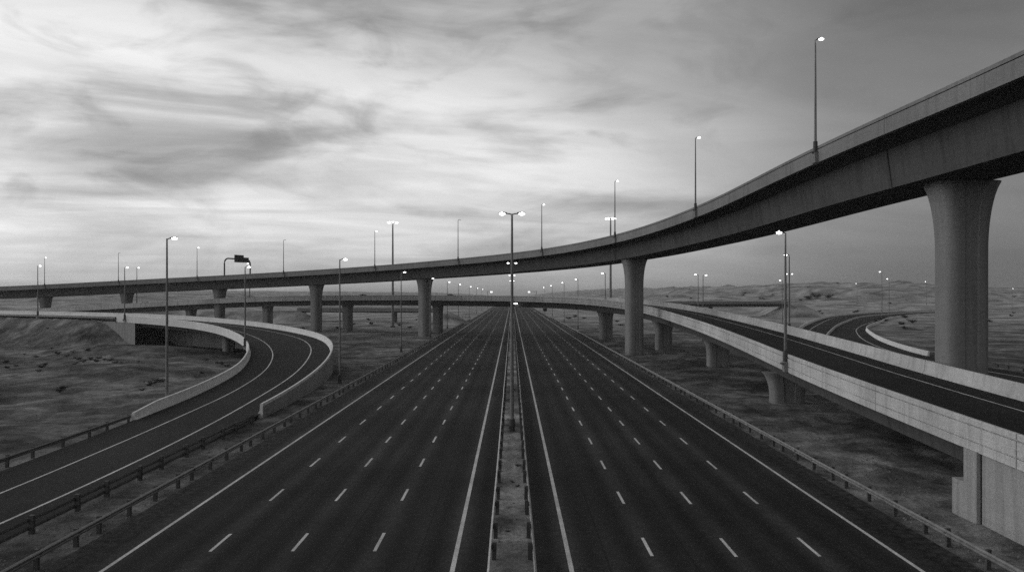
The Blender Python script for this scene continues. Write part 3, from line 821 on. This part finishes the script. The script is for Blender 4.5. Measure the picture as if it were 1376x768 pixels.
high_mast(34.7, 275, 38.6, 'very tall light mast with a crown of lights behind the flyover, beyond the ramp pier')

# ------------------------------------------------------------------ sign gantry on the flyover
iA = min(range(FLY.n), key=lambda i: abs(FLY.pt(i,0,.12,0)[0]-(301-688)/1050*FLY.pt(i,0,.12,0)[1]) if FLY.C[i][1] > 50 else 1e9)
pA = Vector(FLY.pt(iA, 0, .12, 1.08)); pB = Vector(FLY.pt(iA, 1, .12, 1.08))
g = empty('sign_gantry', pA); tag(g, 'dark arched sign gantry carrying two overlapping sign boards on the flyover', 'sign gantry')
H = 5.6; d = pB-pA; L = d.length; u = d.normalized()
def ar(t, z): return (u.x*t, u.y*t, z)
pts = [ar(0,-.3), ar(0,H-1.6)]+[ar(1.6-1.6*math.cos(R(t)), H-1.6+1.6*math.sin(R(t))) for t in (20,45,70,90)]+[ar(L-1.6+1.6*math.sin(R(t)), H-1.6+1.6*math.cos(R(t))) for t in (0,20,45,70,90)]+[ar(L,-.3)]
mb = MB(); mb.tube(pts, .24, 10); mb.build('frame', M['sign'], g, 40)
rz = math.atan2(u.y, u.x)
for t0, t1, zc, hh in ((.36*L,.72*L,H+.1,2.5),(.7*L,.92*L,H-.25,1.7)):
    mb = MB(); c = ar((t0+t1)/2, zc); nx, ny = -u.y, u.x
    mb.box((c[0]-nx*.22, c[1]-ny*.22, zc), (t1-t0, .12, hh), rz)
    for z_ in (-.3, .3): mb.box((c[0]-nx*.31, c[1]-ny*.31, zc+z_*hh), (t1-t0-.1, .05, .1), rz)
    mb.build('sign_panel', M['sign'], g)

# ------------------------------------------------------------------ vehicles on the viaduct
def car_proto(mat):
    r = empty('car')
    def loft_x(secs, name, m, par, sm=35):
        mb = MB(); mb.loft(secs); return mb.build(name, m, par, sm)
    def sec(x, w, z0, z1): return [(x,-w,z0),(x,w,z0),(x,w*1.02,(z0+z1)/2),(x,w*.93,z1),(x,-w*.93,z1),(x,-w*1.02,(z0+z1)/2)]
    loft_x([sec(-2.25,.78,.4,.78),sec(-2.1,.86,.28,.92),(sec(-1.2,.9,.25,.98)),sec(.8,.9,.25,.96),sec(1.9,.86,.28,.82),sec(2.28,.74,.4,.66)], 'body', mat, r)
    cab = [sec(-1.75,.74,.9,.99),sec(-1.05,.72,.9,1.4),sec(-.3,.72,.9,1.47),sec(.35,.71,.9,1.4),sec(1.25,.74,.9,.96)]
    loft_x(cab, 'cabin', mat, r)
    for sg in (-1, 1):
        mb = MB(); mb.add([(-1.45,sg*.765,1.0),(.95,sg*.765,1.0),(.3,sg*.71,1.34),(-.98,sg*.71,1.36)], [(0,1,2,3)]); mb.build('side_window', M['glass'], r)
    mb = MB(); mb.add([(1.2,-.66,1.0),(1.2,.66,1.0),(.42,.6,1.385),(.42,-.6,1.385)], [(0,1,2,3)]); mb.build('windscreen', M['glass'], r)
    for x in (-1.35, 1.4):
        for sg in (-1, 1):
            mb = MB(); mb.tube([(x,sg*.7,.32),(x,sg*.92,.32)], .32, 16); mb.build('wheel', M['tyre'], r, 40)
    return r
def put_car(r, px, off, label):
    i = MID.i_px(px); q = MID.pt(i, 0, off, .01); r.location = q; r.rotation_euler = (0,0,MID.dirn(i)); tag(r, label, 'car')
put_car(car_proto(M['carwhite']), 202.5, 2.6, 'white car on the viaduct, only its roof showing above the parapet')
c2 = car_proto(M['cardark']); put_car(c2, 496, 2.6, 'dark car on the viaduct near the high mast')
c3 = copy_tree(c2); put_car(c3, 612, 2.6, 'dark car on the viaduct just past the flyover pier at the road edge')

# lights and boxes under the viaduct, lit boards far ahead
i = MID.i_px(702); q = MID.pt(i, 0, 1.55, -1.05)
r = empty('underpass_light', q); tag(r, 'small bright light fixed to the viaduct girder above the motorway', 'lamp')
mb = MB(); mb.box((0,-.25,.1), (1.2,.5,.2)); mb.build('housing', M['dark'], r)
mb = MB(); mb.ellipsoid((0,-.38,-.08), (.55,.24,.2), 12, 8); mb.build('lens', M['lens'], r, 60)
i = MID.i_px(741); q = MID.pt(i, 0, 2.3, -2.15)
r = empty('equipment_box', q); tag(r, 'small dark box hanging under the viaduct girder above the lanes', 'box')
mb = MB(); mb.box((0,0,-.5), (1.1,.6,.8)); mb.box((0,0,-.93), (.9,.45,.06)); mb.build('casing', M['dark'], r)
mb = MB(); mb.tube([(-.3,0,.05),(-.3,0,-.15)], .05, 6); mb.tube([(.3,0,.05),(.3,0,-.15)], .05, 6); mb.build('hanger', M['dark'], r)
for x, y, h, w, lab in ((-19,720,14.9,2.2,'lit white board on a post far along the motorway, slip road side'),(15.7,720,14.9,2.2,'lit white board on a post far along the motorway, ramp side')):
    sx = -22.5 if x < 0 else 22.5
    r = empty('lit_sign', (sx, y, 0)); tag(r, lab, 'lit sign', 'lit boards far ahead')
    mb = MB(); mb.tube([(0,0,-.2),(0,0,h+1)], .22, 8); mb.tube([(0,0,h+.4),(x-sx+w/2*(1 if x > sx else -1),0,h+.4)], .15, 8); mb.build('post', M['pole'], r)
    mb = MB(); mb.box((x-sx,-.25,h), (w,.16,1.5)); p_ = mb.build('panel', M['sign'], r)
    mb = MB(); mb.box((x-sx,-.345,h), (w-.2,.02,1.3)); mb.build('lit_face', M['lensfar'], p_)

# ------------------------------------------------------------------ shrubs, stones, gravel
def shrub_proto(seed, leaves, w, h, lf=1.0):
    rn = random.Random(seed); mb = MB()
    r = empty('shrub')
    stems = []
    for k in range(9):
        a_ = rn.uniform(0, 2*math.pi); e = (math.cos(a_)*w*rn.uniform(.3,.95)/2, math.sin(a_)*w*rn.uniform(.3,.95)/2, h*rn.uniform(.45,1))
        stems.append(e); mb.tube([(0,0,-.1),(e[0]*.45,e[1]*.45,e[2]*.6),e], [.03,.02,.008], 4)
    mb.build('stem', M['twig'], r)
    mb = MB()
    for k in range(leaves):
        e = rn.choice(stems); t = rn.uniform(.35, 1.05)
        c = Vector((e[0]*t+rn.gauss(0,w*.09), e[1]*t+rn.gauss(0,w*.09), max(.03, e[2]*t+rn.gauss(0,h*.1))))
        a_ = Vector((rn.gauss(0,1), rn.gauss(0,1), rn.gauss(0,1))).normalized(); b_ = a_.cross(Vector((rn.gauss(0,1), rn.gauss(0,1), rn.gauss(0,1)))).normalized()
        s = rn.uniform(.06,.14)*w*.6*lf
        mb.add([c-a_*s, c+b_*s*.45, c+a_*s, c-b_*s*.45], [(0,1,2,3)])
    mb.build('foliage', M['shrub'], r)
    return r
SP = []
def shrub(x, y, s, label, group, flat=1.0):
    k = random.randrange(3)
    if len(SP) < 3:
        r = shrub_proto(len(SP)+3, 260, 1.6, .8); SP.append(r)
    else: r = copy_tree(SP[k])
    r.location = (x, y, hT(x, y)-.03); r.rotation_euler = (0,0,random.uniform(0,6.28)); r.scale = (s*random.uniform(.85,1.2), s, s*flat)
    for key in ('label','group','category'):
        if key in r: del r[key]
    tag(r, label, 'shrub', group)
def gp(px, py, h=0.0):
    Z = 1050*(11.5-h)/(py-397); return ((px-688)*Z/1050, Z)
basin = [(52,462),(48,465),(56,463),(80,462.5),(85,463),(64,455),(52,446),(33,476),(70,472),(78,473),(90,473),(98,472),(105,473),(117,471),(104,487),(112,486),(122,485),(130,486),(140,484),(148,485),(155,487),(163,487),(186,473),(278,483),(294,488),(298,490),(271,504),(200,518),(206,516),(213,514),(218,513),(191,524),(305,492),(10,496),(8,488),(22,491),(133,483),(60,490),(100,490)]
for px, py in basin:
    x, y = gp(px, py, hT(*gp(px, py)) if py > 458 else 1.5); shrub(x, y, random.uniform(.45,1.0), 'low dark desert shrub on the sandy basin inside the slip road curve', 'shrubs in the basin', .7)
for k in range(14):
    x = random.uniform(60, 330); y = random.uniform(330, 560)
    if pdist(x, y, LOOP.C)[0] < 20: continue
    shrub(x, y, random.uniform(1.6,3.2), 'dark shrub on the sand around the loop road', 'shrubs around the loop road', .8)
for k in range(30):
    x = random.uniform(130, 620); y = random.uniform(640, 860)
    if pdist(x, y, LOOP.C)[0] < 22: continue
    shrub(x, y, random.uniform(1.5,3.4), 'small dark shrub dotted on the dune slope', 'shrubs on the dunes', .75)
for k, (x, y, s) in enumerate(((266,700,6.5),(275,705,8.5),(283,700,6.5))):
    if k == 0: BUSH = r = shrub_proto(21, 2200, 1.6, .75, .3)
    else: r = copy_tree(BUSH)
    r.location = (x, y, hT(x, y)-.1); r.scale = (s,s,s*.8); r.rotation_euler = (0,0,k*2.1)
    tag(r, 'large dark bush clump at the foot of the dunes', 'shrub', 'large bushes below the dunes')
for px, py in ((1226,435),(1216,441),(1185,430),(1178,433),(1190,431),(1205,426),(1212,437),(1330,432),(1362,421)):
    x, y = gp(px, py); shrub(x, y, random.uniform(1.8,3), 'dark shrub on the sand island enclosed by the loop road', 'shrubs on the sand island', .7)
for k in range(18):
    sx = random.choice((-1, 1)); x = sx*random.uniform(27, 75); y = random.uniform(255, 420)
    if abs(x) < 24: continue
    shrub(x, y, random.uniform(1.2,2.4), 'dark shrub on the sand beyond the viaduct', 'shrubs beyond the viaduct', .7)
for y, x, sz in ((52.5,.42,.32),(48,.05,.2),(47,.35,.22),(72,-.3,.25),(95,.3,.3),(38,-.2,.18)):
    shrub(x, y, sz, 'small dark tuft growing in the sandy median', 'tufts in the median', .6); list(o for o in COL.objects if o.name.startswith('shrub') and o.parent is None)[-1].location.z = .04
# stones scattered over the verges: nobody could count them
mb = MB(); rn = random.Random(5)
def pebble(x, y, z, s):
    n = 5; vs = [(x+s*rn.uniform(.7,1.1)*math.cos(2*math.pi*k/n), y+s*rn.uniform(.7,1.1)*math.sin(2*math.pi*k/n), z-.01) for k in range(n)]
    vs += [(x+s*.6*rn.uniform(.6,1.1)*math.cos(2*math.pi*k/n), y+s*.6*rn.uniform(.6,1.1)*math.sin(2*math.pi*k/n), z+s*rn.uniform(.5,.9)) for k in range(n)]
    mb.add(vs, [tuple(range(n,2*n))]+[(k,(k+1) % n,n+(k+1) % n,n+k) for k in range(n)])
for k in range(3600):
    y = 30+130*rn.random()**1.8
    sd = rn.random()
    if sd < .4: x = rn.uniform(20.2, 23+y*.05)
    elif sd < .65: x = rn.uniform(-23.2, -20.0)
    elif sd < .72: x = rn.uniform(-1, 1)
    else: x = -35.5-rn.random()*35; y = max(y, 55)
    pebble(x, y, (.05 if abs(x) < 1.1 else hT(x, y)), .02+.09*rn.random()**3)
tag(mb.build('gravel', M['stone']), kind='stuff')

# ------------------------------------------------------------------ sky, sun, camera
SUN_AZ, SUN_EL = R(-76), R(24)      # azimuth from +Y, negative = to the left
w = bpy.data.worlds.new('World'); scn.world = w; w.use_nodes = True
nt = w.node_tree; bg = nt.nodes['Background']
sky = nd(nt, 'ShaderNodeTexSky', sky_type='NISHITA', sun_disc=False)
sky.sun_elevation = SUN_EL; sky.sun_rotation = SUN_AZ
sky.air_density = 1.0; sky.dust_density = 2.5; sky.ozone_density = 1.0
bw = nd(nt, 'ShaderNodeRGBToBW'); nt.links.new(sky.outputs[0], bw.inputs[0])
tc = nd(nt, 'ShaderNodeTexCoord'); sp = nd(nt, 'ShaderNodeSeparateXYZ'); nt.links.new(tc.outputs['Generated'], sp.inputs[0])
den = math_(nt, 'ADD', math_(nt, 'MAXIMUM', sp.outputs[2], 0.0), .1)
cx = math_(nt, 'DIVIDE', sp.outputs[0], den); cy = math_(nt, 'DIVIDE', sp.outputs[1], den)
cb = nd(nt, 'ShaderNodeCombineXYZ'); nt.links.new(cx, cb.inputs[0]); nt.links.new(cy, cb.inputs[1])
def cl_map(th, fa, fl, ox, oy):
    ac = math_(nt, 'SUBTRACT', math_(nt, 'MULTIPLY', cx, math.cos(th)), math_(nt, 'MULTIPLY', cy, math.sin(th)))
    al = math_(nt, 'ADD', math_(nt, 'MULTIPLY', cx, math.sin(th)), math_(nt, 'MULTIPLY', cy, math.cos(th)))
    c = nd(nt, 'ShaderNodeCombineXYZ')
    nt.links.new(math_(nt, 'ADD', math_(nt, 'MULTIPLY', ac, fa), ox), c.inputs[0]); nt.links.new(math_(nt, 'ADD', math_(nt, 'MULTIPLY', al, fl), oy), c.inputs[1])
    return c.outputs[0]
TH = R(72)
n1 = noise_(nt, cl_map(TH, .55, .3, 3.1, 1.7), 1.0, 6, .5, .5)       # broad decks
n2 = noise_(nt, cl_map(TH, 1.7, .6, 7.7, 2.2), 1.0, 7, .58, .9)      # streaks
def scud(sc, rot, loc, dist):                                        # ragged low cloud
    m = nd(nt, 'ShaderNodeMapping'); m.inputs['Rotation'].default_value = (0, rot, 0); m.inputs['Scale'].default_value = sc; m.inputs['Location'].default_value = loc
    nt.links.new(tc.outputs['Generated'], m.inputs['Vector']); return noise_(nt, m.outputs['Vector'], 1.0, 9, .54, dist)
n5 = scud((3.2, 3.2, 12.5), R(-13), (11.2, 9.9, 4.4), .5)
n6 = scud((7.0, 7.0, 16.0), R(-16), (2.2, 5.7, 3.6), .8)
c1 = remap(nt, n1, .34, .66, .0, 1.0, True); c2 = remap(nt, n2, .3, .7, .0, 1.0, True)
c5 = remap(nt, n5, .45, .68, 1.08, .6, True); c6 = remap(nt, n6, .5, .7, 1.04, .78, True)
cl = math_(nt, 'ADD', math_(nt, 'MULTIPLY', c1, .55), math_(nt, 'MULTIPLY', c2, .45))
fac = math_(nt, 'MULTIPLY', remap(nt, cl, .15, .85, .8, 1.2), math_(nt, 'MULTIPLY', c5, c6))
veil = math_(nt, 'MULTIPLY', math_(nt, 'POWER', bw.outputs[0], .3), 4.2)
# a smooth stratus sheet closes the sky towards the ramp side and overhead; low down the streaks merge
n4 = noise_(nt, tc.outputs['Generated'], 1.6, 3, .5)
sheet = remap(nt, math_(nt, 'ADD', sp.outputs[0], math_(nt, 'MULTIPLY', math_(nt, 'SUBTRACT', n4, .5), .3)), -.02, .52, 0, 1, True)
high = remap(nt, math_(nt, 'ADD', sp.outputs[2], math_(nt, 'MULTIPLY', math_(nt, 'SUBTRACT', n4, .5), .2)), .2, .42, 0, 1, True)
low = remap(nt, sp.outputs[2], .0, .13, 0, 1, True)
amp = math_(nt, 'MULTIPLY', remap(nt, low, 0, 1, .4, 1.0), remap(nt, sheet, 0, 1, 1, .3))
fac = math_(nt, 'ADD', 1.0, math_(nt, 'MULTIPLY', math_(nt, 'SUBTRACT', fac, 1.0), amp))
fac = math_(nt, 'MULTIPLY', fac, math_(nt, 'MULTIPLY', remap(nt, sheet, 0, 1, 1.15, .38), math_(nt, 'MULTIPLY', remap(nt, high, 0, 1, 1.0, .66), remap(nt, low, 0, 1, .8, 1.0))))
val = math_(nt, 'MULTIPLY', veil, fac)
cc = nd(nt, 'ShaderNodeCombineColor')
for i in range(3): nt.links.new(val, cc.inputs[i])
nt.links.new(cc.outputs[0], bg.inputs['Color']); bg.inputs['Strength'].default_value = .1
# thin dusk haze over the whole desert
if HAZE:
    hz = bpy.data.materials.new('haze'); hz.use_nodes = True; ht = hz.node_tree; ht.nodes.clear()
    ho = ht.nodes.new('ShaderNodeOutputMaterial'); hp = ht.nodes.new('ShaderNodeVolumePrincipled')
    hp.inputs['Color'].default_value = (.9,.9,.9,1); hp.inputs['Density'].default_value = HAZE; hp.inputs['Anisotropy'].default_value = .3
    ht.links.new(hp.outputs[0], ho.inputs['Volume'])
    mb = MB(); mb.box((0, 3000, 30.5), (15000, 14000, 69)); tag(mb.build('haze', hz), kind='stuff')
sd = bpy.data.lights.new('sun', 'SUN'); so = bpy.data.objects.new('sun', sd); COL.objects.link(so)
sd.energy = .5; sd.angle = R(40); sd.color = (1,1,1)
dv = Vector((math.sin(SUN_AZ)*math.cos(SUN_EL), math.cos(SUN_AZ)*math.cos(SUN_EL), math.sin(SUN_EL)))
so.rotation_euler = dv.to_track_quat('Z', 'Y').to_euler()
cam = bpy.data.cameras.new('camera'); co = bpy.data.objects.new('camera', cam); COL.objects.link(co)
co.location = (0,0,11.5); co.rotation_euler = (R(90),0,0)
cam.sensor_width = 36; cam.lens = 36*1050/1376; cam.shift_y = 13/1376; cam.clip_start = .1; cam.clip_end = 20000
scn.camera = co
vs_ = scn.view_settings; vs_.view_transform = 'Standard'; vs_.look = 'None'; vs_.gamma = 1; vs_.exposure = 0.0; vs_.use_curve_mapping = False
scn.cycles.use_denoising = False
scn.cycles.max_bounces = 5; scn.cycles.diffuse_bounces = 3; scn.cycles.sample_clamp_indirect = 3
